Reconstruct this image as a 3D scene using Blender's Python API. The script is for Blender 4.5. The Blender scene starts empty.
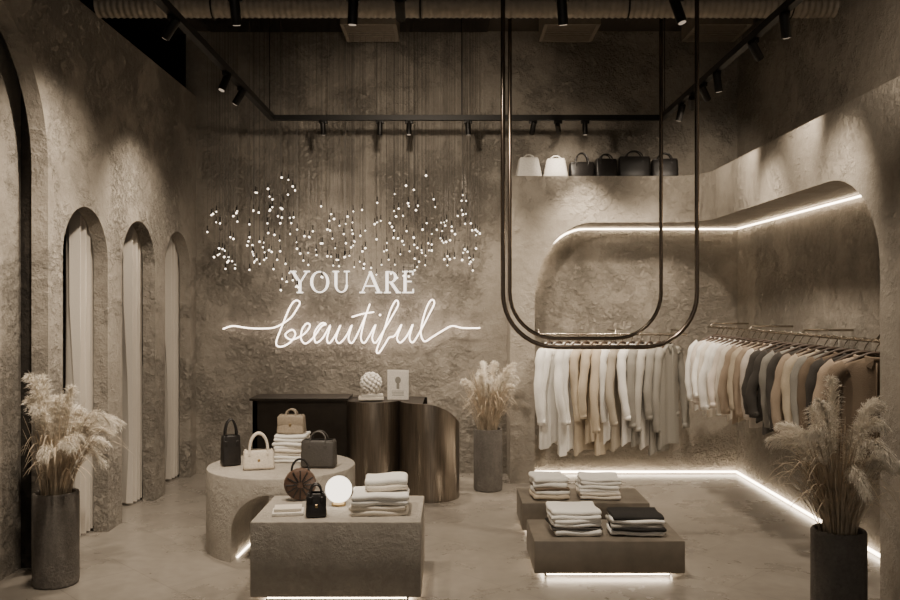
import bpy, bmesh, math, random
from mathutils import Vector, Matrix
random.seed(7)
sc = bpy.context.scene
pi = math.pi

# ------------------------------------------------------------------ materials
def new_mat(name):
    m = bpy.data.materials.new(name); m.use_nodes = True
    nt = m.node_tree; nt.nodes.clear()
    o = nt.nodes.new('ShaderNodeOutputMaterial')
    b = nt.nodes.new('ShaderNodeBsdfPrincipled')
    nt.links.new(b.outputs[0], o.inputs[0])
    return m, nt, b

def simple(name, col, rough=0.6, metal=0.0, bump=0.0, bscale=60, var=0.12, stretch=None):
    m, nt, b = new_mat(name)
    tc = nt.nodes.new('ShaderNodeTexCoord')
    n = nt.nodes.new('ShaderNodeTexNoise'); n.inputs['Scale'].default_value = bscale
    n.inputs['Detail'].default_value = 4
    if stretch:
        mp = nt.nodes.new('ShaderNodeMapping'); mp.inputs['Scale'].default_value = stretch
        nt.links.new(tc.outputs['Object'], mp.inputs[0]); nt.links.new(mp.outputs[0], n.inputs[0])
    else:
        nt.links.new(tc.outputs['Object'], n.inputs[0])
    r = nt.nodes.new('ShaderNodeValToRGB')
    r.color_ramp.elements[0].position = 0.3; r.color_ramp.elements[1].position = 0.7
    r.color_ramp.elements[0].color = [max(0, c*(1-var)) for c in col]+[1]
    r.color_ramp.elements[1].color = [min(1, c*(1+var)) for c in col]+[1]
    nt.links.new(n.outputs[0], r.inputs[0]); nt.links.new(r.outputs[0], b.inputs['Base Color'])
    b.inputs['Roughness'].default_value = rough; b.inputs['Metallic'].default_value = metal
    if bump > 0:
        bp = nt.nodes.new('ShaderNodeBump'); bp.inputs['Strength'].default_value = bump
        bp.inputs['Distance'].default_value = 0.005
        nt.links.new(n.outputs[0], bp.inputs['Height']); nt.links.new(bp.outputs[0], b.inputs['Normal'])
    return m

def emis(name, col, st):
    m = bpy.data.materials.new(name); m.use_nodes = True
    nt = m.node_tree; nt.nodes.clear()
    o = nt.nodes.new('ShaderNodeOutputMaterial'); e = nt.nodes.new('ShaderNodeEmission')
    e.inputs[0].default_value = (*col, 1); e.inputs[1].default_value = st
    nt.links.new(e.outputs[0], o.inputs[0]); return m

def plaster(name, dark, light, rough=0.88, bstr=1.0, bdist=0.058, scale=1.0):
    m, nt, b = new_mat(name); N = nt.nodes.new; L = nt.links.new
    def math_(op, a, bb=None, v=None):
        n = N('ShaderNodeMath'); n.operation = op; L(a, n.inputs[0])
        if bb is not None: L(bb, n.inputs[1])
        if v is not None: n.inputs[1].default_value = v
        return n.outputs[0]
    tc = N('ShaderNodeTexCoord')
    def noise(s, d, r, dist=0):
        n = N('ShaderNodeTexNoise'); n.inputs['Scale'].default_value = s*scale; n.inputs['Detail'].default_value = d
        n.inputs['Roughness'].default_value = r; n.inputs['Distortion'].default_value = dist
        L(tc.outputs['Object'], n.inputs[0]); return n.outputs[0]
    big = noise(1.0, 8, 0.7); mid = noise(3.5, 10, 0.68, 0.15); fine = noise(15, 9, 0.7); sand = noise(70, 4, 0.6)
    mask = N('ShaderNodeValToRGB'); mask.color_ramp.elements[0].position = 0.46; mask.color_ramp.elements[1].position = 0.55
    L(big, mask.inputs[0])
    step = N('ShaderNodeValToRGB'); step.color_ramp.elements[0].position = 0.42; step.color_ramp.elements[1].position = 0.58
    L(fine, step.inputs[0])
    crust = math_('MULTIPLY', step.outputs[0], mask.outputs[0]); crust = math_('MULTIPLY', crust, v=0.32)
    body = math_('MULTIPLY', mid, v=0.50)
    fi = math_('MULTIPLY', fine, v=0.24); sa = math_('MULTIPLY', sand, v=0.05)
    h = math_('ADD', crust, body); h = math_('ADD', h, fi); h = math_('ADD', h, sa)
    bp = N('ShaderNodeBump'); bp.inputs['Strength'].default_value = bstr; bp.inputs['Distance'].default_value = bdist
    L(h, bp.inputs['Height']); L(bp.outputs[0], b.inputs['Normal'])
    cm = math_('MULTIPLY', mid, v=0.38); c2 = math_('MULTIPLY', big, v=0.30); c3 = math_('MULTIPLY', fine, v=0.32)
    cm = math_('ADD', cm, c2); cm = math_('ADD', cm, c3)
    r = N('ShaderNodeValToRGB'); r.color_ramp.elements[0].position = 0.36; r.color_ramp.elements[1].position = 0.64
    r.color_ramp.elements[0].color = (*dark, 1); r.color_ramp.elements[1].color = (*light, 1)
    L(cm, r.inputs[0]); L(r.outputs[0], b.inputs['Base Color'])
    b.inputs['Roughness'].default_value = rough
    return m

M_wall = plaster('plaster_wall', (0.245, 0.217, 0.183), (0.41, 0.37, 0.315))
M_wall2 = plaster('plaster_niche', (0.275, 0.245, 0.205), (0.42, 0.378, 0.322), bstr=0.85, bdist=0.038)
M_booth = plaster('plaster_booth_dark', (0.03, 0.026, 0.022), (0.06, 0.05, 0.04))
M_block = plaster('plaster_block', (0.28, 0.252, 0.215), (0.46, 0.42, 0.365), rough=0.7, bstr=0.6, bdist=0.016, scale=2.0)
M_vase = plaster('concrete_vase', (0.085, 0.077, 0.068), (0.20, 0.18, 0.16), rough=0.8, bstr=0.7, bdist=0.014, scale=3.5)
M_ceil = plaster('ceiling_dark', (0.06, 0.05, 0.041), (0.10, 0.085, 0.068), bstr=0.3)
M_black_c = simple('ceiling_black', (0.004, 0.004, 0.004), 0.9)
M_black = simple('black_metal', (0.012, 0.011, 0.010), 0.45, 0.5)
M_duct = simple('duct_metal', (0.30, 0.26, 0.21), 0.5, 0.25, 0.1, 20)
M_bronze = simple('brushed_bronze', (0.27, 0.233, 0.195), 0.28, 0.95, 0.15, 8, 0.22, (14, 14, 0.6))
M_bronze_dark = simple('dark_bronze', (0.035, 0.029, 0.024), 0.35, 0.7, 0.05, 8, 0.2)
M_tube = simple('dark_chrome_tube', (0.16, 0.13, 0.105), 0.22, 0.95)
M_plat = simple('platform_bronze', (0.19, 0.165, 0.135), 0.40, 0.3, 0.1, 12, 0.15)
M_led = emis('led_warm', (1.0, 0.81, 0.59), 17)
M_neon = emis('neon_tube', (1.0, 0.80, 0.64), 8)
M_letter = emis('lit_letters', (1.0, 0.86, 0.72), 3.2)
M_bulb = emis('pendant_bulbs', (1.0, 0.85, 0.68), 6)
M_globe = emis('globe_glass', (1.0, 0.88, 0.71), 3.6)
M_wire = simple('thin_wire', (0.10, 0.09, 0.08), 0.6)
M_curtain = simple('curtain_linen', (0.60, 0.55, 0.485), 0.9, 0, 0.2, 200, 0.05)
M_plume = simple('pampas_plume', (0.88, 0.82, 0.72), 0.9, 0, 0, 30, 0.10)
M_straw = simple('dry_straw', (0.52, 0.43, 0.32), 0.8, 0, 0, 20, 0.3)
M_chrome = simple('rail_steel', (0.30, 0.26, 0.21), 0.25, 0.95)
M_wood = simple('hanger_wood', (0.07, 0.045, 0.03), 0.5, 0, 0, 30, 0.2)
M_gold = simple('gold_clasp', (0.45, 0.33, 0.18), 0.35, 1.0)

def fabric(name, c): return simple(name, c, 0.92, 0, 0.5, 180, 0.06)
F_white = fabric('fabric_white', (0.86, 0.84, 0.80)); F_cream = fabric('fabric_cream', (0.75, 0.69, 0.60))
F_beige = fabric('fabric_beige', (0.55, 0.47, 0.36)); F_tan = fabric('fabric_tan', (0.38, 0.30, 0.225))
F_grey = fabric('fabric_grey', (0.28, 0.265, 0.235)); F_lgrey = fabric('fabric_light_grey', (0.50, 0.475, 0.43))
F_taupe = fabric('fabric_taupe', (0.38, 0.335, 0.27))
F_dark = fabric('fabric_charcoal', (0.055, 0.049, 0.043)); F_brown = fabric('fabric_brown', (0.18, 0.135, 0.095))
F_pink = fabric('fabric_blush', (0.68, 0.61, 0.54)); F_black = fabric('fabric_black', (0.014, 0.013, 0.012))
L_cream = simple('leather_cream', (0.68, 0.61, 0.51), 0.5, 0, 0.3, 90); L_white = simple('leather_white', (0.80, 0.76, 0.70), 0.5, 0, 0.3, 90)
L_black = simple('leather_black', (0.016, 0.014, 0.013), 0.4, 0, 0.3, 90); L_grey = simple('leather_dark_grey', (0.06, 0.054, 0.048), 0.5, 0, 0.3, 90)
L_brown = simple('leather_brown', (0.09, 0.05, 0.032), 0.5, 0, 0.3, 90); L_taupe = simple('leather_taupe', (0.34, 0.28, 0.21), 0.5, 0, 0.3, 90)

# ------------------------------------------------------------------ mesh builder
class MB:
    def __init__(s): s.v = []; s.f = []; s.m = []; s.s = []
    def add(s, vs, fs, mat=0, smooth=True, M=None):
        o = len(s.v)
        s.v += [tuple(M @ Vector(v)) if M else tuple(v) for v in vs]
        for f in fs: s.f.append([i+o for i in f]); s.m.append(mat); s.s.append(smooth)
    def quad(s, a, b, c, d, mat=0, smooth=False): s.add([a, b, c, d], [(0, 1, 2, 3)], mat, smooth)
    def box(s, lo, hi, mat=0):
        x0, y0, z0 = lo; x1, y1, z1 = hi
        s.add([(x0,y0,z0),(x1,y0,z0),(x1,y1,z0),(x0,y1,z0),(x0,y0,z1),(x1,y0,z1),(x1,y1,z1),(x0,y1,z1)],
              [(0,3,2,1),(4,5,6,7),(0,1,5,4),(1,2,6,5),(2,3,7,6),(3,0,4,7)], mat, False)
    def rbox(s, c, size, bev, mat=0, seg=3, taper=None, fn=None, rz=0, cuts=0):
        bm = bmesh.new(); bmesh.ops.create_cube(bm, size=1)
        for v in bm.verts: v.co = Vector((v.co.x*size[0], v.co.y*size[1], v.co.z*size[2]))
        bmesh.ops.bevel(bm, geom=bm.edges[:], offset=bev, segments=seg, profile=0.5, affect='EDGES', clamp_overlap=True)
        if cuts:
            bmesh.ops.subdivide_edges(bm, edges=[e for e in bm.edges if e.calc_length() > min(size)*0.45], cuts=cuts, use_grid_fill=True)
        R = Matrix.Rotation(rz, 3, 'Z')
        vs = []
        for v in bm.verts:
            p = v.co.copy()
            if taper:
                t = p.z/size[2]+0.5
                p.x *= 1+(taper[0]-1)*t; p.y *= 1+(taper[1]-1)*t
            if fn: p = fn(p)
            vs.append(tuple(R @ p + Vector(c)))
        bm.verts.index_update()
        s.add(vs, [[v.index for v in f.verts] for f in bm.faces], mat, True); bm.free()
    def tube(s, path, r, mat=0, seg=8, closed=False, cap=True):
        P = [Vector(p) for p in path]; n = len(P)
        R = r if isinstance(r, (list, tuple)) else [r]*n
        vs = []; T = []
        for i in range(n):
            a = P[(i-1) % n] if closed or i > 0 else P[i]; b = P[(i+1) % n] if closed or i < n-1 else P[i]
            T.append((b-a).normalized())
        up = Vector((0, 0, 1)) if abs(T[0].z) < 0.9 else Vector((1, 0, 0))
        N = (up - T[0]*up.dot(T[0])).normalized()
        for i in range(n):
            N = (N - T[i]*N.dot(T[i]))
            if N.length < 1e-5: N = T[i].orthogonal()
            N.normalize(); B = T[i].cross(N)
            for k in range(seg):
                a = 2*pi*k/seg; vs.append(P[i]+R[i]*(math.cos(a)*N+math.sin(a)*B))
        fs = []
        for i in range(n if closed else n-1):
            j = (i+1) % n
            for k in range(seg): fs.append((i*seg+k, i*seg+(k+1) % seg, j*seg+(k+1) % seg, j*seg+k))
        if cap and not closed: fs.append(tuple(range(seg))[::-1]); fs.append(tuple((n-1)*seg+k for k in range(seg)))
        s.add(vs, fs, mat, True)
    def lathe(s, prof, c, mat=0, seg=32, M=None):
        vs = []; n = len(prof)
        for r, z in prof:
            for k in range(seg):
                a = 2*pi*k/seg; p = Vector((r*math.cos(a), r*math.sin(a), z))
                if M: p = M @ p
                vs.append(p+Vector(c))
        fs = [(i*seg+k, i*seg+(k+1) % seg, (i+1)*seg+(k+1) % seg, (i+1)*seg+k) for i in range(n-1) for k in range(seg)]
        s.add(vs, fs, mat, True)
    def ell(s, c, r, mat=0, seg=16, rings=10, M=None):
        prof = [(max(1e-4, math.sin(pi*i/rings)), -math.cos(pi*i/rings)) for i in range(rings+1)]
        S = Matrix.Diagonal((r[0], r[1], r[2]))
        if M: S = M @ S
        s.lathe(prof, c, mat, seg, S)
    def obj(s, name, mats, loc=(0, 0, 0), rz=0, parent=None, auto=True):
        me = bpy.data.meshes.new(name); me.from_pydata([tuple(v) for v in s.v], [], s.f)
        for m in mats: me.materials.append(m)
        me.polygons.foreach_set('material_index', s.m); me.polygons.foreach_set('use_smooth', s.s)
        me.update()
        if auto:
            try: me.set_sharp_from_angle(angle=math.radians(40))
            except Exception: pass
        o = bpy.data.objects.new(name, me); sc.collection.objects.link(o)
        o.location = loc; o.rotation_euler = (0, 0, rz)
        if parent: o.parent = parent
        return o

def smooth_path(pts, sub=6, closed=False):
    P = [Vector(p) for p in pts]; n = len(P); out = []
    for i in range(n if closed else n-1):
        g = lambda k: P[k % n] if closed else P[max(0, min(n-1, k))]
        p0, p1, p2, p3 = g(i-1), g(i), g(i+1), g(i+2)
        for j in range(sub):
            t = j/sub
            out.append(0.5*((2*p1)+(p2-p0)*t+(2*p0-5*p1+4*p2-p3)*t*t+(3*p1-p0-3*p2+p3)*t**3))
    if not closed: out.append(P[-1])
    return out

# ------------------------------------------------------------------ room shell
XL, XR, YB = -2.41, 2.73, 8.0
H = 4.2
YF = -1.2
def floor_mat():
    m, nt, b = new_mat('floor_stone'); N = nt.nodes.new; L = nt.links.new
    tc = N('ShaderNodeTexCoord')
    n1 = N('ShaderNodeTexNoise'); n1.inputs['Scale'].default_value = 1.3; n1.inputs['Detail'].default_value = 8; n1.inputs['Roughness'].default_value = 0.65
    n2 = N('ShaderNodeTexNoise'); n2.inputs['Scale'].default_value = 14; n2.inputs['Detail'].default_value = 8
    mp = N('ShaderNodeMapping'); mp.inputs['Rotation'].default_value = (0, 0, 0.785)
    br = N('ShaderNodeTexBrick'); br.inputs['Scale'].default_value = 1.0
    br.inputs['Brick Width'].default_value = 0.9; br.inputs['Row Height'].default_value = 0.45
    br.inputs['Mortar Size'].default_value = 0.003; br.offset = 0.5
    br.inputs['Color1'].default_value = (0.90, 0.90, 0.90, 1); br.inputs['Color2'].default_value = (1, 1, 1, 1); br.inputs['Mortar'].default_value = (0.68, 0.68, 0.68, 1)
    L(tc.outputs['Object'], n1.inputs[0]); L(tc.outputs['Object'], n2.inputs[0]); L(tc.outputs['Object'], mp.inputs[0]); L(mp.outputs[0], br.inputs[0])
    ad = N('ShaderNodeMath'); ad.operation = 'MULTIPLY_ADD'; ad.inputs[1].default_value = 0.35
    L(n2.outputs[0], ad.inputs[0]); m6 = N('ShaderNodeMath'); m6.operation = 'MULTIPLY'; m6.inputs[1].default_value = 0.65; L(n1.outputs[0], m6.inputs[0]); L(m6.outputs[0], ad.inputs[2])
    r = N('ShaderNodeValToRGB'); r.color_ramp.elements[0].position = 0.34; r.color_ramp.elements[1].position = 0.66
    r.color_ramp.elements[0].color = (0.195, 0.174, 0.149, 1); r.color_ramp.elements[1].color = (0.31, 0.28, 0.243, 1)
    L(ad.outputs[0], r.inputs[0])
    mu = N('ShaderNodeMixRGB'); mu.blend_type = 'MULTIPLY'; mu.inputs[0].default_value = 1; L(r.outputs[0], mu.inputs[1]); L(br.outputs[0], mu.inputs[2])
    L(mu.outputs[0], b.inputs['Base Color'])
    rr = N('ShaderNodeMapRange'); rr.inputs[3].default_value = 0.18; rr.inputs[4].default_value = 0.38; L(n1.outputs[0], rr.inputs[0]); L(rr.outputs[0], b.inputs['Roughness'])
    bp = N('ShaderNodeBump'); bp.inputs['Strength'].default_value = 0.12; bp.inputs['Distance'].default_value = 0.01; L(ad.outputs[0], bp.inputs['Height']); L(bp.outputs[0], b.inputs['Normal'])
    return m
b = MB(); b.box((-3.5, YF, -0.1), (3.2, 8.2, 0)); b.obj('floor', [floor_mat()])
b = MB(); b.box((-3.5, YF, H), (3.2, 8.2, H+0.1)); b.obj('ceiling', [M_ceil])
b = MB(); b.box((XL-0.1, YB, 0), (XR+0.2, YB+0.15, H)); b.obj('wall_back', [M_wall])
b = MB(); b.box((XR, YF, 0), (XR+0.2, YB, H)); b.obj('wall_right', [M_wall])

HL = 3.58; TH = 0.10
arches = [(3.25, 5.05, 2.42), (5.24, 5.93, 1.905), (6.19, 6.88, 1.905), (7.12, 7.81, 1.905)]
b = MB(); y = YF
X0, X1 = XL, XL-TH
for (a, c, sp) in arches:
    b.quad((X0, y, 0), (X0, a, 0), (X0, a, HL), (X0, y, HL)); b.quad((X1, y, 0), (X1, a, 0), (X1, a, HL), (X1, y, HL))
    r = (c-a)/2; mid = (a+c)/2
    cont = [(a, 0), (a, sp)]+[(mid-r*math.cos(pi*k/32), sp+r*math.sin(pi*k/32)) for k in range(1, 32)]+[(c, sp), (c, 0)]
    for (p, q) in zip(cont[:-1], cont[1:]):
        b.add([(X0, p[0], p[1]), (X0, q[0], q[1]), (X1, q[0], q[1]), (X1, p[0], p[1])], [(0, 1, 2, 3)], 0, True)
        if abs(p[0]-q[0]) > 1e-6:
            for X in (X0, X1): b.quad((X, p[0], p[1]), (X, q[0], q[1]), (X, q[0], HL), (X, p[0], HL))
    y = c
b.quad((X0, y, 0), (X0, YB, 0), (X0, YB, HL), (X0, y, HL)); b.quad((X1, y, 0), (X1, YB, 0), (X1, YB, HL), (X1, y, HL))
b.quad((X0, YF, HL), (X0, YB, HL), (X1, YB, HL), (X1, YF, HL))
b.obj('wall_left', [M_wall])
b = MB(); b.box((X1-0.24, 3.0, 0), (X1-0.10, 5.12, HL)); b.obj('wall_recess', [M_wall])
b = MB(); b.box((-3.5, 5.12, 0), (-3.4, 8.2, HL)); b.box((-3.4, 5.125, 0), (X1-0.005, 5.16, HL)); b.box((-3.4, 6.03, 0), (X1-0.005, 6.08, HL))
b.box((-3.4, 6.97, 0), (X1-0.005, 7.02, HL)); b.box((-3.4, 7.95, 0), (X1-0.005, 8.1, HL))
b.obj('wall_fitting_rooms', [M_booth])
b = MB(); b.box((-3.5, YF, HL-0.02), (X1-0.003, 8.2, HL+0.02)); b.box((-3.5, YF, HL+0.02), (-3.45, 8.2, H)); b.box((-3.45, 8.0, HL+0.02), (X1, 8.2, H))
b.box((-3.45, YF, H-0.03), (XL-0.02, 8.0, H-0.005))
b.obj('wall_upper_left', [M_black_c])

VX0, VY, VXR, VT, rc = 0.54, 7.55, 2.27, 2.757, 0.32
Lb = VXR-rc-VX0; La = rc*pi/2; Lr = (VY-rc)-YF; Ltot = Lb+La+Lr
def front(s_):
    if s_ <= Lb: return (VX0+s_, VY)
    if s_ <= Lb+La:
        a = (s_-Lb)/rc; return (VXR-rc+rc*math.sin(a), VY-rc+rc*math.cos(a))
    return (VXR, VY-rc-(s_-Lb-La))
def back(s_):
    if s_ <= Lb: return (VX0+s_, YB)
    if s_ <= Lb+La:
        t = (s_-Lb)/La
        A = Vector((VXR-rc, YB)); C = Vector((XR, YB)); D = Vector((XR, VY-rc))
        p = A.lerp(C, t*2) if t < 0.5 else C.lerp(D, t*2-1); return (p.x, p.y)
    return (XR, VY-rc-(s_-Lb-La))
s0 = 0.76-VX0; s1 = Lb+La+(VY-rc-4.445); zt = 2.34; ra, rb = 0.52, 0.72; ra2, rb2 = 0.60, 0.55
cont = [(s0, 0), (s0, zt-rb)]
cont += [(s0+ra*(1-math.cos(pi/2*k/16)), zt-rb+rb*math.sin(pi/2*k/16)) for k in range(1, 17)]
sA, sB = s0+ra, s1-ra2
ss = [sA+(Lb-sA)*i/4 for i in range(1, 5)]+[Lb+La*i/16 for i in range(1, 17)]+[Lb+La+(sB-Lb-La)*i/4 for i in range(1, 5)]
cont += [(x, zt) for x in ss]
cont += [(sB+ra2*math.sin(pi/2*k/16), zt-rb2+rb2*math.cos(pi/2*k/16)) for k in range(1, 17)]
cont += [(s1, 0)]
b = MB()
def P3(pt, z): return (pt[0], pt[1], z)
def strip(sa, sb, za, zb):
    b.add([P3(front(sa), za), P3(front(sb), zb), P3(front(sb), VT), P3(front(sa), VT)], [(0, 1, 2, 3)], 0, True)
    b.add([P3(front(sa), VT), P3(front(sb), VT), P3(back(sb), VT), P3(back(sa), VT)], [(0, 1, 2, 3)], 0, True)
strip(0, s0, 0, 0)
for p, q in zip(cont[:-1], cont[1:]):
    b.add([P3(front(p[0]), p[1]), P3(front(q[0]), q[1]), P3(back(q[0]), q[1]), P3(back(p[0]), p[1])], [(0, 1, 2, 3)], 0, True)
    if abs(p[0]-q[0]) > 1e-6: strip(p[0], q[0], p[1], q[1])
strip(s1, Ltot, 0, 0)
b.quad((VX0, VY, 0), (VX0, YB, 0), (VX0, YB, VT), (VX0, VY, VT))
b.obj('wall_niche_surround', [M_wall2])

b = MB()
b.box((0.8, 7.968, 0.012), (2.70, 7.985, 0.028)); b.box((2.702, 4.47, 0.012), (2.718, 7.985, 0.028))
b.obj('trim_led_floor', [M_led])
b = MB(); pts2 = []
for s_, z in cont[3:-2]:
    x, yy = back(s_); z -= 0.02
    if yy > 7.9: yy -= 0.02
    if x > 2.68: x -= 0.02
    pts2.append((x, yy, z))
b.tube(pts2, 0.007, 0, 6)
b.obj('trim_led_soffit', [M_led])

# ------------------------------------------------------------------ ceiling things
b = MB(); n = 600
prof = [(0.078+0.0035*math.cos(2*pi*i/5), -2.38+4.98*i/n) for i in range(n+1)]
Mx = Matrix(((0, 0, 1), (1, 0, 0), (0, 1, 0)))
b.lathe([(1e-4, -2.38)]+prof+[(1e-4, 2.6)], (0, 5.7, 3.625), 0, 20, Mx)
for x in (-1.6, -0.2, 1.2, 2.3):
    b.tube([(x, 5.7, 3.7), (x, 5.7, 4.2)], 0.006, 1, 6)
    b.tube([(x, 5.7+0.09*math.cos(a*pi/12), 3.625+0.09*math.sin(a*pi/12)) for a in range(24)], 0.006, 1, 6, closed=True)
b.obj('ventilation_duct', [M_duct, M_black])
b = MB()
for yy, zz, r in ((6.3, 3.84, 0.04), (6.8, 3.98, 0.055)):
    b.tube([(-2.3, yy, zz), (2.7, yy, zz)], r, 0, 12)
    for x in (-1.9, -0.4, 1.1, 2.4): b.tube([(x, yy, zz), (x, yy, H)], 0.005, 1, 6)
b.obj('ceiling_pipes', [M_duct, M_black])
for x in (-0.7, 1.05, 2.35):
    b = MB(); z0 = 4.0
    b.box((x-0.24, 7.2, z0), (x+0.24, 7.23, 4.2)); b.box((x-0.24, 7.65, z0), (x+0.24, 7.68, 4.2))
    b.box((x-0.24, 7.23, z0), (x-0.21, 7.65, 4.2)); b.box((x+0.21, 7.23, z0), (x+0.24, 7.65, 4.2))
    for i in range(8): b.box((x-0.21, 7.26+i*0.05, z0), (x+0.21, 7.28+i*0.05, z0+0.02), 0)
    b.obj('ceiling_vent', [M_duct, M_bronze_dark])

ZT = 3.2; TX0, TX1, TY0, TY1 = -1.52, 1.81, 4.3, 7.2
b = MB(); w = 0.022
b.box((TX0-w, 1.5, ZT-w), (TX0+w, TY1+w, ZT+w)); b.box((TX1-w, 1.5, ZT-w), (TX1+w, TY1+w, ZT+w))
b.box((TX0+w, TY1-w, ZT-w), (TX1-w, TY1+w, ZT+w)); b.box((TX0+w, TY0-w, ZT-w), (TX1-w, TY0+w, ZT+w))
for x, yy in ((TX0, 7.1), (TX1, 7.1), (TX0, 4.4), (TX1, 4.4), (0.1, 7.2), (0.1, 4.3), (TX0, 2), (TX1, 2)):
    b.tube([(x, yy, ZT), (x, yy, H)], 0.004, 0, 6)
track = b.obj('lighting_track', [M_black])

WARM = (1.0, 0.845, 0.665)
EN = 2.35
emis_spot = emis('spot_lens', (1, 0.8, 0.6), 0.5)
def spot(x, y, target, energy=0, angle=50, blend=1.0, ln=0.13, r=0.026, col=WARM):
    top = Vector((x, y, ZT-0.022)); piv = top+Vector((0, 0, -0.06)); d = (Vector(target)-piv).normalized()
    b = MB(); b.rbox((x, y, ZT-0.035), (0.03, 0.07, 0.03) if x in (TX0, TX1) else (0.07, 0.03, 0.03), 0.004, 0)
    b.tube([top, piv], 0.006, 0, 8)
    a = piv-d*ln*0.45; e = piv+d*ln*0.55
    b.tube([a, a+d*0.008, e], [r*0.8, r, r], 0, 18, cap=True)
    b.tube([e, e+d*0.004], [r*0.75, r*0.75], 1 if energy else 0, 14)
    o = b.obj('track_spotlight', [M_black, emis_spot])
    if energy:
        l = bpy.data.lights.new('spot_lamp', 'SPOT'); l.energy = energy*EN; l.color = col; l.spot_size = math.radians(angle*1.3); l.spot_blend = blend; l.shadow_soft_size = 0.06
        lo = bpy.data.objects.new('spot_lamp', l); sc.collection.objects.link(lo)
        lo.location = e+d*0.08; lo.rotation_euler = d.to_track_quat('-Z', 'Y').to_euler(); lo.parent = o
    return o
for px, tg, en in ((323, (-1.1, 8, 1.2), 24), (380, (-0.7, 7.9, 0.6), 0), (409, (-0.4, 7.2, 0.8), 75), (468, (0.3, 7.7, 0.8), 50), (533, (0.5, 8.0, 1.9), 0), (558, (1.1, 7.9, 2.75), 9), (585, (1.3, 7.6, 0.6), 60)):
    x = (px-450)*7.2/842; spot(x, TY1, tg, en, 64, ln=0.11, r=0.022)
for y, tg, en, ang in ((3.6, (-2.5, 4.6, 1.2), 75, 60), (4.6, (-2.41, 5.15, 2.2), 58, 64), (5.7, (-2.3, 5.2, 0.8), 75, 58), (6.1, (-2.41, 6.5, 1.9), 58, 70)):
    spot(TX0, y, tg, en, ang)
for y, tg, en, ang in ((3.4, (2.73, 4.3, 2.9), 45, 60), (4.55, (2.4, 5.4, 1.0), 55, 58), (5.0, (2.27, 5.4, 2.65), 26, 46), (5.7, (2.4, 6.5, 0.9), 50, 58), (6.0, (2.27, 6.5, 2.6), 26, 46), (6.3, (2.2, 7.55, 2.6), 24, 56), (6.6, (1.5, 7.7, 0.9), 85, 62)):
    spot(TX1, y, tg, en, ang)
for px, tg, en, ang in ((235, (-1.13, 5.6, 0.5), 85, 54), (353, (-0.65, 4.8, 0.4), 85, 52), (400, (-0.3, 8.0, 1.8), 140, 64), (562, (0.95, 5.3, 0.2), 105, 54), (677, (1.86, 4.0, 0.8), 40, 60)):
    spot((px-450)*4.3/842, TY0, tg, en, ang, ln=0.15)

def u_rail(x0, x1, y, zb, r=0.33):
    pts = [(x0, y, H), (x0, y, zb+r)]
    pts += [(x0+r-r*math.cos(pi/2*k/10), y, zb+r-r*math.sin(pi/2*k/10)) for k in range(1, 11)]
    pts += [(x1-r+r*math.sin(pi/2*k/10), y, zb+r-r*math.cos(pi/2*k/10)) for k in range(0, 11)]
    pts += [(x1, y, H)]
    b = MB(); b.tube(pts, 0.014, 0, 12)
    for x in (x0, x1): b.lathe([(1e-4, H-0.02), (0.045, H-0.02), (0.045, H)], (x, y, 0), 0, 20)
    b.obj('hanging_u_rail', [M_tube])
u_rail(0.327, 1.525, 5.2, 1.34); u_rail(0.43, 1.516, 6.05, 1.36)

# ------------------------------------------------------------------ pendant cluster
def interp(x, tab):
    for (a, va), (c, vc) in zip(tab[:-1], tab[1:]):
        if a <= x <= c: return va+(vc-va)*(x-a)/(c-a)
    return tab[-1][1]
topc = [(-238, 205), (-215, 188), (-165, 170), (-140, 192), (-110, 212), (-75, 200), (-35, 168), (-10, 180), (15, 190), (32, 225)]
botc = [(-238, 268), (-190, 278), (-160, 296), (-140, 284), (-110, 268), (-50, 280), (-10, 264), (32, 272)]
b = MB(); NP = 250; random.seed(21)
for i in range(NP):
    u = random.uniform(-238, 32) if i % 3 else random.choice((random.gauss(-190, 28), random.gauss(-15, 28), random.gauss(-90, 34)))
    if u < -238 or u > 32: u = random.uniform(-238, 32)
    t0 = interp(u, topc); b0 = interp(u, botc)
    rv = random.random(); vv = t0+(b0-t0)*rv**0.72
    yy = random.uniform(7.45, 7.88); x = u*7.7/842; z = 1.6+(305-vv)*7.7/842
    b.tube([(x, yy, z+0.03), (x, yy, H)], 0.0012, 0, 3, cap=False)
    b.tube([(x, yy, z+0.008), (x, yy, z+0.055)], 0.004, 3, 5)
    rr = random.choice((0.006, 0.0075, 0.009))
    b.ell((x, yy, z), (rr, rr, rr), 1, 8, 6)
b.box((-2.25, 7.40, H-0.03), (0.35, 7.93, H-0.002), 2)
b.obj('pendant_light_cluster', [M_wire, M_bulb, M_bronze_dark, M_black])

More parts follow.
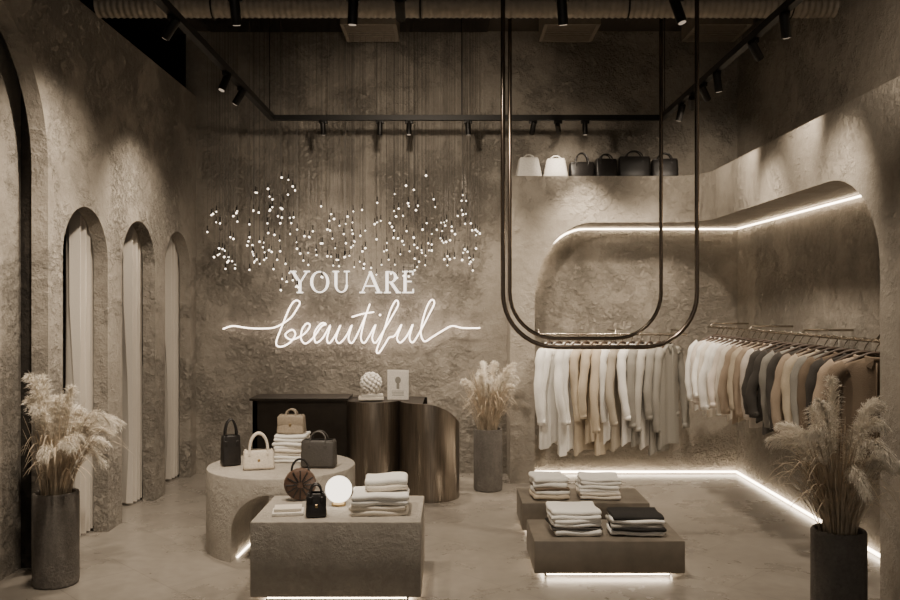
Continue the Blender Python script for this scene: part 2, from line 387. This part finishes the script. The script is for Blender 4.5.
# ------------------------------------------------------------------ neon sign
SY = 7.945; K = 842/SY
def SP(px, py, dy=0): return ((px-450)/K, SY+dy, 1.6+(305-py)/K)
def LP(px, py, dy=0):
    if px < 357: px = 290+(px-290)*0.90
    return SP(px, py, dy)
b = MB()
def fat(p, q, w, dep=0.02):
    A = Vector((p[0], p[1])); B = Vector((q[0], q[1])); d = (B-A).normalized(); n_ = Vector((-d.y, d.x))*w/2
    c = [A+n_, B+n_, B-n_, A-n_]
    vs = [LP(c_.x, c_.y, -dep/2) for c_ in c]+[LP(c_.x, c_.y, dep/2) for c_ in c]
    b.add(vs, [(0,1,2,3),(7,6,5,4),(0,4,5,1),(1,5,6,2),(2,6,7,3),(3,7,4,0)], 0, False)
def ring(cx, cy, rx, ry, a0, a1, wt, wn, n_=28):
    pts = []
    for i in range(n_+1):
        a = a0+(a1-a0)*i/n_; w_ = wn+(wt-wn)*abs(math.cos(a))
        pts.append(((cx+(rx+w_/2)*math.cos(a), cy+(ry+wn/2)*math.sin(a)), (cx+(rx-w_/2)*math.cos(a), cy+(ry-wn/2)*math.sin(a))))
    for (o1, i1), (o2, i2) in zip(pts[:-1], pts[1:]):
        vs = [LP(*o1, -0.01), LP(*o2, -0.01), LP(*i2, -0.01), LP(*i1, -0.01), LP(*o1, 0.01), LP(*o2, 0.01), LP(*i2, 0.01), LP(*i1, 0.01)]
        b.add(vs, [(0,1,2,3),(7,6,5,4),(0,4,5,1),(2,6,7,3)], 0, False)
T_, N_ = 2.8, 1.2
tp, bt = 271.5, 292.5
fat((293, tp), (301, 283), T_); fat((309, tp), (301, 283), N_); fat((301, 282), (301, bt), T_)
fat((289.5, tp), (297, tp), N_); fat((305.5, tp), (312, tp), N_); fat((297.5, bt), (304.5, bt), N_)
ring(323, 282, 9, 10.3, 0, 2*pi, T_, N_, 36)
fat((341, tp), (341, 285), T_); fat((353, tp), (353, 285), N_); ring(347, 285, 6, 7, 0, pi, 2.4, N_)
fat((337.5, tp), (344.5, tp), N_); fat((350, tp), (356, tp), N_)
fat((362, bt), (370.5, tp), N_); fat((370, tp), (379, bt), T_); fat((365, 286), (376, 286), N_); fat((359.5, bt), (365, bt), N_); fat((375.5, bt), (382, bt), N_)
fat((387, tp), (387, bt), T_); ring(390, 277, 5.5, 5.3, -pi/2, pi/2, T_, N_); fat((386, tp+.3), (390.5, tp+.3), N_); fat((386, 282.3), (391, 282.3), N_); fat((391, 282.5), (398, bt), T_)
fat((384, bt), (390.5, bt), N_); fat((396, bt), (401, bt), N_)
fat((405, tp), (405, bt), T_); fat((402.5, tp), (413, tp), N_); fat((405, 281.5), (411.5, 281.5), N_); fat((402.5, bt), (413.5, bt), N_); fat((412.8, tp), (412.8, 275), N_); fat((413.2, 289), (413.2, bt), N_)
for p in ((293, 273), (323, 272), (341, 273), (370, 275), (387, 273), (405, 273)):
    b.tube([LP(p[0], p[1], 0.005), LP(p[0], p[1], 8.0-SY)], 0.005, 2, 6)
S = [(288,318),(294,309),(297,302),(293,300),(288,307),(281,326),(276,342),(280,346),(288,342),(293,334),(290,329),(284,334),(289,339),(297,336),
 (303,331),(306,325),(303,323),(299,329),(298,338),(302,343),(309,337),
 (316,326),(320,324),(316,323),(310,332),(311,342),(317,338),(324,325),(321,338),(323,343),(328,336),
 (333,325),(329,338),(332,343),(338,336),(343,325),(340,338),(343,343),(348,334),
 (355,316),(359,304),(355,317),(351,337),(354,343),(359,335),(364,325),(361,338),(364,343),(370,333),
 (379,316),(384,305),(382,301),(377,311),(371,332),(365,350),(367,353),(372,345),(376,338),(381,336),
 (387,325),(383,338),(386,343),(392,336),(397,325),(394,338),(397,343),(403,333),
 (411,316),(416,304),(413,301),(408,312),(404,332),(407,342),(414,338)]
def warp(p): return (275+(p[0]-275)*1.13, p[1]+(p[0]-345)*-0.012)
path = [(223,329),(233,326),(248,328),(263,328.5),(276,327)]+[warp(p) for p in S]+[(442,331),(452,326),(463,328),(480,328)]
P = smooth_path([SP(*p) for p in path], 5)
b.tube(P, 0.0060, 1, 8)
b.tube(smooth_path([SP(352,317,-.01), SP(362,314,-.01), SP(374,312,-.01)], 4), 0.0058, 1, 8)
b.ell(SP(380, 315), (0.010, 0.010, 0.010), 1, 10, 8)
for px, py in ((225,328.5),(262,328),(300,308),(368,310),(408,312),(444,310),(470,328)):
    b.tube([SP(px, py, 0.008), SP(px, py, 8.0-SY)], 0.003, 2, 6)
b.obj('neon_wall_sign', [M_letter, M_neon, M_wire])

# ------------------------------------------------------------------ curtains
for (a, c, sp) in arches[1:]:
    b = MB(); n = 90; ya, yb = c-0.19, c+0.09
    vs = []; zs = [0.02, 0.5, 1.0, 1.6, 2.3]
    for i in range(n+1):
        t = i/n
        for j, z in enumerate(zs):
            ph = t*2*pi*4.2+0.35*math.sin(j*1.3)
            vs.append((-2.58+0.060*math.sin(ph)+0.006*math.sin(2.7*ph), ya+(yb-ya)*t+0.010*math.cos(ph), z))
    m_ = len(zs)
    b.add(vs, [(i*m_+j, (i+1)*m_+j, (i+1)*m_+j+1, i*m_+j+1) for i in range(n) for j in range(m_-1)], 0, True)
    b.tube([(-2.58, a, 2.31), (-2.58, c+0.09, 2.31)], 0.01, 1, 8)
    o = b.obj('curtain', [M_curtain, M_black], auto=False)

# ------------------------------------------------------------------ vases with pampas
def pampas(name, x, y, seed, plumes=15, limit=None, sc_=1.0):
    random.seed(seed)
    root = bpy.data.objects.new(name, None); sc.collection.objects.link(root); root.location = (x, y, 0)
    b = MB(); R = 0.125; h = 0.53
    b.lathe([(1e-4, 0), (R-0.012, 0), (R-0.003, 0.006), (R, 0.02), (R, h-0.015), (R-0.004, h-0.003), (R-0.012, h), (R-0.02, h-0.005), (R-0.022, h-0.06), (1e-4, h-0.06)], (0, 0, 0), 0, 48)
    b.obj('vase', [M_vase], parent=root)
    b = MB()
    lim = limit or (lambda a: 1.0)
    for i in range(220):
        a = random.uniform(0, 2*pi); r0 = random.uniform(0, 0.08); le = random.uniform(0.02, 0.22)*lim(a); hh = random.uniform(0.28, 0.60)
        dx, dy = math.cos(a), math.sin(a); pts = []
        for k in range(6):
            t = k/5; q = r0+le*t**1.5; pts.append((dx*q, dy*q, h-0.05+hh*t-0.06*t**3*(le/0.26)))
        b.tube(pts, [0.0028*(1-0.7*k/5) for k in range(6)], 0, 4, cap=False)
    for i in range(80):
        a = random.uniform(0, 2*pi); r0 = random.uniform(0, 0.07); le = random.uniform(0.12, 0.40)*lim(a)*sc_; hh = random.uniform(0.2, 0.42)
        dx, dy = math.cos(a), math.sin(a); vs = []
        for k in range(9):
            t = k/8; q = r0+le*t**1.3; z = h-0.05+hh*math.sin(t*2.3)/0.81*0.8; w_ = 0.0045*math.sin(pi*(0.12+0.88*t))+0.0005
            vs += [(dx*q-dy*w_, dy*q+dx*w_, z), (dx*q+dy*w_, dy*q-dx*w_, z)]
        b.add(vs, [(2*k, 2*k+1, 2*k+3, 2*k+2) for k in range(8)], 0, True)
    for i in range(plumes):
        a = 2*pi*i/plumes*2.4+random.uniform(-.3, .3)
        lean = (random.uniform(0.16, 0.36) if i > 4 else random.uniform(0.03, 0.14))*lim(a)*sc_
        hh = random.uniform(0.50, 0.80)-lean*0.35; dx, dy = math.cos(a), math.sin(a)
        dr = random.uniform(0.5, 1.4)
        def pt(t):
            q = 0.03+lean*(0.3*t+0.7*t**2.2); z = h-0.04+hh*(t*1.15-0.15*t**3)-0.70*dr*lean*max(0, t-0.5)**2*3
            return Vector((dx*q, dy*q, z))
        b.tube([pt(k/9) for k in range(10)], [0.003*(1-0.6*k/9) for k in range(10)], 0, 4, cap=False)
        for k in range(340):
            s_ = random.random(); t = 0.52+0.54*s_; p = pt(t); tg = (pt(t+0.02)-pt(t-0.02)).normalized()
            env = (math.sin(pi*min(1, 0.12+0.80*s_))**0.8)
            ang = random.uniform(0, 2*pi); o1 = tg.orthogonal().normalized(); o2 = tg.cross(o1)
            rad = (o1*math.cos(ang)+o2*math.sin(ang))
            ln = random.uniform(0.030, 0.068)*env
            br = [p, p+rad*ln*0.30+tg*ln*0.45, p+rad*ln*0.52+tg*ln*0.85+Vector((0, 0, -ln*0.12)), p+rad*ln*0.70+tg*ln*1.15+Vector((0, 0, -ln*0.42))]
            sd = rad.cross(tg).normalized()*0.0022
            for q in range(3): b.add([br[q]-sd*(1-q*0.28), br[q]+sd*(1-q*0.28), br[q+1]+sd*(0.72-q*0.3), br[q+1]-sd*(0.72-q*0.3)], [(0, 1, 2, 3)], 1, False)
            for q in range(4):
                u = (q+random.random())/4*2.999; i0 = int(u); f = u-i0; base = br[i0].lerp(br[i0+1], f); dd = (br[i0+1]-br[i0]).normalized()
                rv = Vector((random.gauss(0, 1), random.gauss(0, 1), random.gauss(-0.3, 1))).normalized()
                hl = random.uniform(0.010, 0.020); e = base+(dd*0.9+rv*0.4)*hl*1.3; s2 = dd.cross(rv).normalized()*0.0015
                b.add([base-s2, base+s2, e], [(0, 1, 2)], 1, False)
    b.obj('pampas_grass', [M_straw, M_plume], parent=root, auto=False)
pampas('pampas_grass_vase', -2.265, 4.84, 1, 22, lambda a: 1.0 if math.cos(a) >= -0.1 else (0.28 if math.sin(a) > -0.5 else 0.55))
pampas('pampas_grass_vase', 0.33, 7.3, 2, 14, None, 0.68)
pampas('pampas_grass_vase', 1.86, 4.03, 3, 22, lambda a: 0.7 if math.cos(a) > 0.3 else 1.0)

# ------------------------------------------------------------------ reception desk
b = MB(); path = []
for i in range(9): path.append((-1.67+0.80*i/8, 7.12))
for i in range(1, 17):
    a = pi-pi*i/17; path.append((-0.645+0.225*math.cos(a), 7.10-0.20*math.sin(a)))
for i in range(1, 24):
    a = pi-pi*1.15*i/24; path.append((-0.17+0.25*math.cos(a), 7.06-0.27*math.sin(a)))
DZ = 0.80
def dz(x):
    if x < -0.22: return DZ
    t = min(1, (x+0.22)/0.31); return DZ-0.26*(1-math.sqrt(max(0, 1-t*t)))
nin = [(x+0.0, y+0.02) for x, y in path]
vs = []
for (x, y), (xi, yi) in zip(path, nin):
    vs += [(x, y, 0), (x, y, dz(x)), (xi, yi, dz(x)), (xi, yi, 0)]
def deskf(lo, hi): return [(4*i+k, 4*i+k+1, 4*i+5+k, 4*i+4+k) for i in range(lo, hi) for k in range(3)]
b.add(vs, deskf(8, len(path)-1), 0, True); b.add(vs[:36], deskf(0, 8), 1, False)
top = [(x, y+0.015) for x, y in path if x < -0.22]
tv = [(x, y, DZ-0.01) for x, y in top]+[(-0.22, 7.45, DZ-0.01), (-1.67, 7.45, DZ-0.01)]
b.add(tv, [tuple(range(len(tv)))], 1, False)
b.box((-1.67, 7.40, 0), (-0.2, 7.45, DZ-0.012), 1); b.box((-1.67, 7.12, 0), (-1.63, 7.45, DZ-0.012), 1)
b.box((-1.69, 7.09, DZ-0.008), (-0.86, 7.47, DZ+0.012), 1)
b.obj('reception_desk', [M_bronze, M_bronze_dark])
b = MB(); b.rbox((0, 0, 0.012), (0.21, 0.15, 0.024), 0.003, 0); b.rbox((0.01, 0, 0.034), (0.18, 0.13, 0.02), 0.003, 1)
b.obj('stacked_books', [F_cream, F_lgrey], (-0.67, 7.14, DZ), 0.1)
b = MB(); random.seed(5)
b.ell((0, 0, 0.095), (0.07, 0.07, 0.07), 0, 16, 12)
for i in range(75):
    z = 1-2*(i+.5)/75; a = i*2.4; r_ = math.sqrt(1-z*z); d = Vector((r_*math.cos(a), r_*math.sin(a), z))
    b.ell(Vector((0, 0, 0.095))+d*0.08, (0.017, 0.017, 0.017), 0, 8, 6)
b.lathe([(1e-4, 0), (0.045, 0), (0.04, 0.02), (0.02, 0.03)], (0, 0, 0), 0, 20)
b.obj('coral_sculpture', [L_white], (-0.67, 7.14, DZ+0.044))
b = MB(); b.box((-0.09, 0, 0), (0.09, 0.015, 0.25), 0); b.box((-0.078, -0.002, 0.012), (0.078, 0, 0.238), 1)
b.ell((0, -0.003, 0.165), (0.025, 0.002, 0.03), 2, 16, 8); b.box((-0.012, -0.004, 0.09), (0.012, -0.002, 0.14), 2)
for i in range(4): b.box((-0.05, -0.004, 0.035+i*0.012), (0.05, -0.002, 0.039+i*0.012), 2)
b.box((-0.02, 0.015, 0), (0.02, 0.08, 0.006), 0)
b.obj('framed_card', [L_white, L_white, F_grey], (-0.44, 7.12, DZ), -0.05)

# ------------------------------------------------------------------ round arch table
def arch_drum():
    b = MB(); R = 0.49; h = 0.53
    b.lathe([(1e-5, 0), (R, 0), (R, h-0.012), (R-0.004, h-0.003), (R-0.012, h), (1e-5, h)], (0, 0, 0), 0, 96)
    d = b.obj('round_display_table', [M_block])
    bm = bmesh.new(); bm.from_mesh(d.data); bmesh.ops.remove_doubles(bm, verts=bm.verts, dist=1e-4); bmesh.ops.recalc_face_normals(bm, faces=bm.faces); bm.to_mesh(d.data); bm.free()
    c = MB(); r = 0.26; sp = 0.17; pr = [(-r, -0.1), (r, -0.1), (r, sp)]+[(r*math.cos(pi*k/24), sp+r*math.sin(pi*k/24)) for k in range(1, 24)]+[(-r, sp)]
    n = len(pr); vs = [(x, -1, z) for x, z in pr]+[(x, 1, z) for x, z in pr]
    c.add(vs, [tuple(range(n)), tuple(range(2*n-1, n-1, -1))]+[(i, i+n, (i+1) % n+n, (i+1) % n) for i in range(n)], 0, False)
    co = c.obj('cutter', [M_block])
    bm = bmesh.new(); bm.from_mesh(co.data); bmesh.ops.recalc_face_normals(bm, faces=bm.faces); bm.to_mesh(co.data); bm.free()
    ROT, OFF = -0.05, 0.05
    co.rotation_euler = (0, 0, ROT); co.location = (OFF, 0, 0)
    md = d.modifiers.new('b', 'BOOLEAN'); md.operation = 'DIFFERENCE'; md.object = co; md.solver = 'EXACT'
    dg = bpy.context.evaluated_depsgraph_get(); dg.update()
    me = bpy.data.meshes.new_from_object(d.evaluated_get(dg)); d.modifiers.clear(); d.data = me
    bpy.data.objects.remove(co)
    me.set_sharp_from_angle(angle=math.radians(35))
    d.location = (-1.13, 5.66, 0)
    l = MB(); l.box((-0.254, -0.34, 0.001), (-0.248, 0.10, 0.007)); l.box((0.248, -0.34, 0.001), (0.254, 0.10, 0.007))
    lo = l.obj('led_strip', [M_led], parent=d); lo.rotation_euler = (0, 0, ROT); lo.location = (OFF, 0, 0)
    return d
arch_drum()

def platform(name, x0, x1, y0, y1, h, mat, gap=0.035):
    root = bpy.data.objects.new(name, None); sc.collection.objects.link(root); root.location = ((x0+x1)/2, (y0+y1)/2, 0)
    w, d = x1-x0, y1-y0
    b = MB(); b.rbox((0, 0, (h+gap)/2), (w, d, h-gap), 0.008, 0, 2); b.obj('body', [mat], parent=root)
    b = MB(); b.box((-w/2+0.07, -d/2+0.07, 0), (w/2-0.07, d/2-0.07, gap+0.004)); b.obj('plinth', [M_black], parent=root)
    b = MB(); b.box((-w/2+0.08, -d/2+0.055, 0.012), (w/2-0.08, -d/2+0.069, 0.03))
    b.box((w/2-0.069, -d/2+0.08, 0.012), (w/2-0.055, d/2-0.08, 0.03)); b.box((-w/2+0.055, -d/2+0.08, 0.012), (-w/2+0.069, d/2-0.08, 0.03))
    b.obj('led_strip', [M_led], parent=root)
platform('block_display_table', -1.07, -0.155, 4.5, 5.13, 0.44, M_block)
platform('low_display_platform', 0.49, 1.37, 4.9, 5.40, 0.227, M_plat)
platform('low_display_platform', 0.50, 1.387, 5.84, 6.32, 0.227, M_plat)

# ------------------------------------------------------------------ folded garments
def folded(name, x, y, z, w, d, layers, rz=0, seed=0):
    random.seed(seed+11); b = MB(); mats = []; zz = 0
    for mt, th in layers:
        if mt not in mats: mats.append(mt)
        mi = mats.index(mt); ww = w*random.uniform(0.90, 1.0); dd = d*random.uniform(0.92, 1.0); ph = random.uniform(0, 6)
        k = 1 if th < 0.036 else 2; tt = th/k
        for j in range(k):
            def fn(p, ph=ph, tt=tt, j=j):
                p.z += 0.12*tt*math.sin(p.x*26+ph+j)+0.10*tt*math.sin(p.y*31+ph)
                p.x += 0.004*math.sin(p.y*25+ph); p.y += 0.004*math.sin(p.x*22+ph*2+j)
                return p
            b.rbox((random.uniform(-.006, .006), random.uniform(-.006, .006), zz+tt*(j+0.5)), (ww, dd, tt*1.08), tt*0.5, mi, 4, fn=fn, cuts=4, rz=random.uniform(-.04, .04))
        zz += th
    return b.obj(name, mats, (x, y, z+0.004), rz, auto=False)
Z2 = 0.227
folded('folded_sweaters', 0.71, 6.04, Z2, 0.27, 0.26, [(F_beige, .03), (F_white, .035), (F_brown, .02), (F_white, .035), (F_white, .03)], 0.05, 1)
folded('folded_sweaters', 1.06, 6.04, Z2, 0.31, 0.26, [(F_cream, .05), (F_white, .05), (F_white, .045)], -0.05, 2)
folded('folded_sweaters', 0.75, 5.12, Z2, 0.31, 0.28, [(F_white, .035), (F_dark, .012), (F_white, .045), (F_white, .05)], 0.04, 3)
folded('folded_sweaters', 1.12, 5.10, Z2, 0.32, 0.27, [(F_white, .028), (F_black, .02), (F_lgrey, .025), (F_white, .022), (F_black, .02)], -0.06, 4)
folded('folded_sweaters', -0.395, 4.76, 0.44, 0.34, 0.30, [(F_cream, .055), (F_white, .055)], 0.04, 5)
folded('folded_scarf', -0.36, 4.80, 0.556, 0.25, 0.20, [(F_cream, .03), (F_white, .035)], 0.12, 6)
folded('folded_sweaters', -1.09, 5.80, 0.53, 0.22, 0.22, [(F_white, .045), (F_cream, .045), (F_white, .045), (F_white, .045)], 0.0, 7)
b = MB(); b.rbox((0, 0, 0.01), (0.17, 0.13, 0.02), 0.003, 0); b.rbox((0.0, 0.005, 0.03), (0.15, 0.11, 0.018), 0.003, 1); b.obj('stacked_books', [L_white, F_cream], (-0.90, 4.68, 0.44), 0.15)

b = MB(); b.ell((0, 0, 0.092), (0.077, 0.077, 0.077), 0, 32, 20); b.lathe([(1e-4, 0), (0.042, 0), (0.042, 0.012), (0.03, 0.022), (1e-4, 0.022)], (0, 0, 0), 1, 24)
b.obj('globe_table_lamp', [M_globe, M_gold], (-0.645, 4.88, 0.44))

# ------------------------------------------------------------------ handbags
def handbag(name, x, y, z, w, h, d, mat, hh=0.08, hw=0.5, taper=(0.88, 0.55), rz=0, flap=False, thick=0.006, clasp=True):
    b = MB()
    def fn(p):
        p.x *= 1+0.03*math.sin(p.z/h*3); p.y *= 1+0.12*math.cos(p.x/w*3); return p
    b.rbox((0, 0, h/2+0.003), (w, d, h), min(d, w)*0.16, 0, 3, taper=taper, fn=fn, cuts=2)
    ty = d*taper[1]*0.5
    for sg in (-1, 1):
        pts = [(-w*hw/2, sg*(ty+0.004), h*0.72), (-w*hw/2, sg*(ty), h*0.98)]
        pts += [(-w*hw/2*math.cos(pi*k/10), sg*ty*(1-0.5*math.sin(pi*k/10)), h*0.98+hh*math.sin(pi*k/10)) for k in range(1, 10)]
        pts += [(w*hw/2, sg*(ty), h*0.98), (w*hw/2, sg*(ty+0.004), h*0.72)]
        b.tube(smooth_path(pts, 3), thick, 1, 8)
        for q in (-1, 1): b.rbox((q*w*hw/2, sg*(ty+0.006), h*0.74), (0.022, 0.01, 0.04), 0.003, 1)
    b.rbox((0, 0, h-0.004), (w*taper[0]*0.96, d*taper[1]*1.02, 0.014), 0.004, 1)
    if flap:
        b.rbox((0, -d*0.36, h*0.68), (w*0.9, 0.012, h*0.5), 0.005, 1, 2)
    if clasp: b.rbox((0, -d*0.42 if not flap else -d*0.36-0.008, h*0.5), (0.016, 0.010, 0.018), 0.003, 2)
    return b.obj(name, [mat, mat, M_gold], (x, y, z), rz)
handbag('handbag', -1.464, 5.62, 0.53, 0.13, 0.20, 0.09, L_black, 0.11, 0.6, rz=0.5, clasp=False)
handbag('handbag', -1.25, 5.50, 0.53, 0.21, 0.125, 0.11, L_cream, 0.11, 0.55, rz=0.25, thick=0.009)
handbag('handbag', -0.865, 5.56, 0.53, 0.235, 0.18, 0.12, L_grey, 0.06, 0.45, (0.92, 0.6), rz=-0.1, clasp=False)
handbag('handbag', -1.09, 5.80, 0.715, 0.20, 0.13, 0.10, L_taupe, 0.04, 0.35, (0.85, 0.5), rz=-0.1, flap=True)
handbag('handbag', -0.735, 4.62, 0.44, 0.12, 0.13, 0.09, L_black, 0.05, 0.5, (0.8, 0.7), rz=0.2, flap=True)
b = MB()
Mr = Matrix.Rotation(pi/2, 3, 'X')
b.lathe([(1e-4, -0.035), (0.075, -0.035), (0.09, -0.025), (0.095, 0), (0.09, 0.025), (0.075, 0.035), (1e-4, 0.035)], (0, 0, 0.098), 0, 36, Mr)
b.lathe([(0.05, -0.036), (0.055, -0.042), (0.06, -0.036)], (0, 0, 0.098), 1, 36, Mr)
for a in range(12):
    an = a*pi/6; b.tube([(0.02*math.cos(an), -0.037, 0.098+0.02*math.sin(an)), (0.085*math.cos(an), -0.034, 0.098+0.085*math.sin(an))], 0.004, 1, 6)
b.tube([(-0.05*math.cos(pi*k/12), 0, 0.175+0.07*math.sin(pi*k/12)) for k in range(13)], 0.007, 1, 8)
b.obj('round_rattan_bag', [L_brown, L_black], (-0.89, 5.0, 0.44), 0.2)
lz = VT
handbag('handbag', 0.72, 7.72, lz, 0.25, 0.19, 0.13, L_white, 0.03, 0.35, (0.66, 0.5), rz=0.1, clasp=False)
handbag('handbag', 0.97, 7.72, lz, 0.24, 0.18, 0.13, L_white, 0.03, 0.35, (0.66, 0.5), rz=-0.15, clasp=False)
handbag('handbag', 1.21, 7.74, lz, 0.23, 0.15, 0.13, L_black, 0.09, 0.5, (0.95, 0.6), clasp=False)
handbag('handbag', 1.43, 7.74, lz, 0.21, 0.18, 0.13, L_black, 0.05, 0.5, (0.9, 0.6), rz=0.1, clasp=False)
handbag('handbag', 1.69, 7.74, lz, 0.29, 0.20, 0.14, L_black, 0.06, 0.5, (0.97, 0.6), clasp=False)
handbag('handbag', 1.97, 7.74, lz, 0.25, 0.18, 0.14, L_black, 0.06, 0.5, (0.9, 0.6), rz=-0.1, clasp=False)

# ------------------------------------------------------------------ rails and garments
RZ1, RZ2 = 1.335, 1.40; RY, RX = 7.60, 2.38
b = MB(); b.tube([(0.77, RY, RZ1), (2.14, RY, RZ1)], 0.011, 0, 10)
for x in (0.8, 1.5, 2.1): b.tube([(x, RY, RZ1), (x, RY+0.02, RZ1+0.03), (x, YB, RZ1+0.03)], 0.008, 0, 8)
b.obj('clothes_rail', [M_chrome])
b = MB(); b.tube([(RX, 4.47, RZ2), (RX, 7.75, RZ2)], 0.011, 0, 10)
for y in (4.7, 5.7, 6.7, 7.7): b.tube([(RX, y, RZ2), (RX+0.02, y, RZ2+0.03), (XR, y, RZ2+0.03)], 0.008, 0, 8)
b.obj('clothes_rail', [M_chrome])

def garment(name, x, y, z, rz, L, sh, mat, sleeve=0.5, mat2=None, seed=0):
    random.seed(seed); b = MB(); ph = random.uniform(0, 6)
    hk = [(0.022*math.cos(a), 0, -0.008+0.022*math.sin(a)) for a in [pi*1.0-k*pi*1.35/10 for k in range(11)]]
    hk += [(0.008, 0, -0.036), (0, 0, -0.05), (0, 0, -0.085)]
    b.tube(hk, 0.0028, 2, 6)
    b.tube(smooth_path([(-sh*0.95, 0, -0.150), (-sh*0.5, 0, -0.098), (0, 0, -0.066), (sh*0.5, 0, -0.098), (sh*0.95, 0, -0.150)], 4), 0.010, 3, 8)
    n = 36
    prof = [(-0.088, 0.045, 0.030), (-0.095, 0.060, 0.034), (-0.108, 0.55*sh, 0.036), (-0.125, 0.82*sh, 0.036), (-0.150, 1.0*sh, 0.036), (-0.20, 1.03*sh, 0.040)]
    K_ = 9
    for k in range(1, K_+1):
        t = k/K_; prof.append((-0.20-(L-0.12)*t, sh*(1.0-0.03*math.sin(pi*t)+0.05*t), 0.036+0.008*t))
    vs = []
    for i, (zz, wx, wy) in enumerate(prof):
        t = i/(len(prof)-1)
        for k in range(n):
            a = 2*pi*k/n; f = t**0.8
            rip = 1+f*0.42*math.sin(5*a+ph+1.2*t)*abs(math.sin(a))+f*0.25*math.sin(9*a+ph*2-t)
            cx = math.cos(a); sx = math.sin(a)
            cx = math.copysign(abs(cx)**0.75, cx)
            zo = 0
            if i == len(prof)-1: zo = -0.02*math.cos(2*a)+0.008*math.sin(3*a+ph)
            vs.append((wx*cx*(1+0.015*math.sin(7*a+t*6+ph)*f), wy*sx*rip, zz+zo))
    m_ = len(prof)
    b.add(vs, [(i*n+k, i*n+(k+1) % n, (i+1)*n+(k+1) % n, (i+1)*n+k) for i in range(m_-1) for k in range(n)], 0, True)
    cp = [(0.052*math.cos(2*pi*k/14), 0.034*math.sin(2*pi*k/14), -0.088+0.010*math.sin(2*pi*k/14)) for k in range(14)]
    b.tube(cp, 0.011, 1, 8, closed=True)
    for sg in (-1, 1):
        for q in (-1, 1):
            b.add([(q*0.012, sg*0.045, -0.100), (q*0.060, sg*0.034, -0.088), (q*0.058, sg*0.048, -0.135), (q*0.028, sg*0.05, -0.155)], [(0, 1, 2, 3)], 1, False)
    b.tube([(0, -(0.044+0.010*k/8), -0.12-(L-0.06)*k/8) for k in range(9)], 0.005, 1, 5)
    if sleeve > 0:
        for sg in (-1, 1):
            j = random.uniform(-0.02, 0.05); fy = random.uniform(-0.06, 0.02)
            pts = [(sg*(sh-0.035), 0, -0.150), (sg*(sh+0.01), 0, -0.185), (sg*(sh+0.035), -0.005, -0.28), (sg*(sh+0.04+j), fy*0.5, -0.20-sleeve*0.5), (sg*(sh+0.03+j), fy, -0.17-sleeve*0.85), (sg*(sh+0.02+j), fy*1.2, -0.17-sleeve)]
            sp_ = smooth_path(pts, 3); nn = len(sp_)
            b.tube(sp_, [(0.046-0.014*i/nn)*(1+0.08*math.sin(i*1.9+ph)) for i in range(nn)], 0, 12)
            b.tube([sp_[-1]+Vector((0, 0, 0.03)), sp_[-1]+Vector((0, 0, -0.012))], [0.034, 0.035], 1, 12)
    return b.obj(name, [mat, mat2 or mat, M_chrome, M_wood], (x, y, z-0.002), rz, auto=False)

cols = [F_white, F_white, F_white, F_white, F_beige, F_beige, F_beige, F_white, F_taupe, F_white, F_grey, F_lgrey, F_grey, F_grey]
n = len(cols)
for i, c in enumerate(cols):
    x = 0.90+(1.97-0.90)*i/(n-1)
    garment('hanging_shirt', x, RY, RZ1, math.radians(random.Random(i).uniform(42, 58)), random.Random(i+50).uniform(0.86, 0.98), 0.165, c, random.Random(i+9).uniform(0.54, 0.68), seed=i)
cols2 = [F_white, F_pink, F_white, F_cream, F_white, F_white, F_pink, F_cream, F_tan, F_beige, F_tan, F_pink, F_dark, F_dark, F_grey, F_dark, F_tan, F_beige, F_grey, F_brown, F_dark, F_tan, F_brown]
n = len(cols2)
for i, c in enumerate(cols2):
    y = 7.5-(7.5-4.70)*i/(n-1)
    garment('hanging_jacket', RX-0.005, y, RZ2, math.radians(random.Random(i+77).uniform(-26, -6)), random.Random(i+150).uniform(0.54, 0.66), 0.185, c, random.Random(i+19).uniform(0.40, 0.50), seed=i+100)

# ------------------------------------------------------------------ world, camera
w = bpy.data.worlds.new('world'); sc.world = w; w.use_nodes = True
bg = w.node_tree.nodes['Background']; bg.inputs[0].default_value = (1.0, 0.90, 0.775, 1); bg.inputs[1].default_value = 0.46
cam = bpy.data.cameras.new('camera'); co = bpy.data.objects.new('camera', cam); sc.collection.objects.link(co)
co.location = (0, 0, 1.6); co.rotation_euler = (pi/2, 0, 0)
cam.sensor_width = 36; cam.lens = 842/900*36; cam.shift_y = 5/900; cam.clip_start = 0.05
sc.camera = co
sc.view_settings.view_transform = 'AgX'
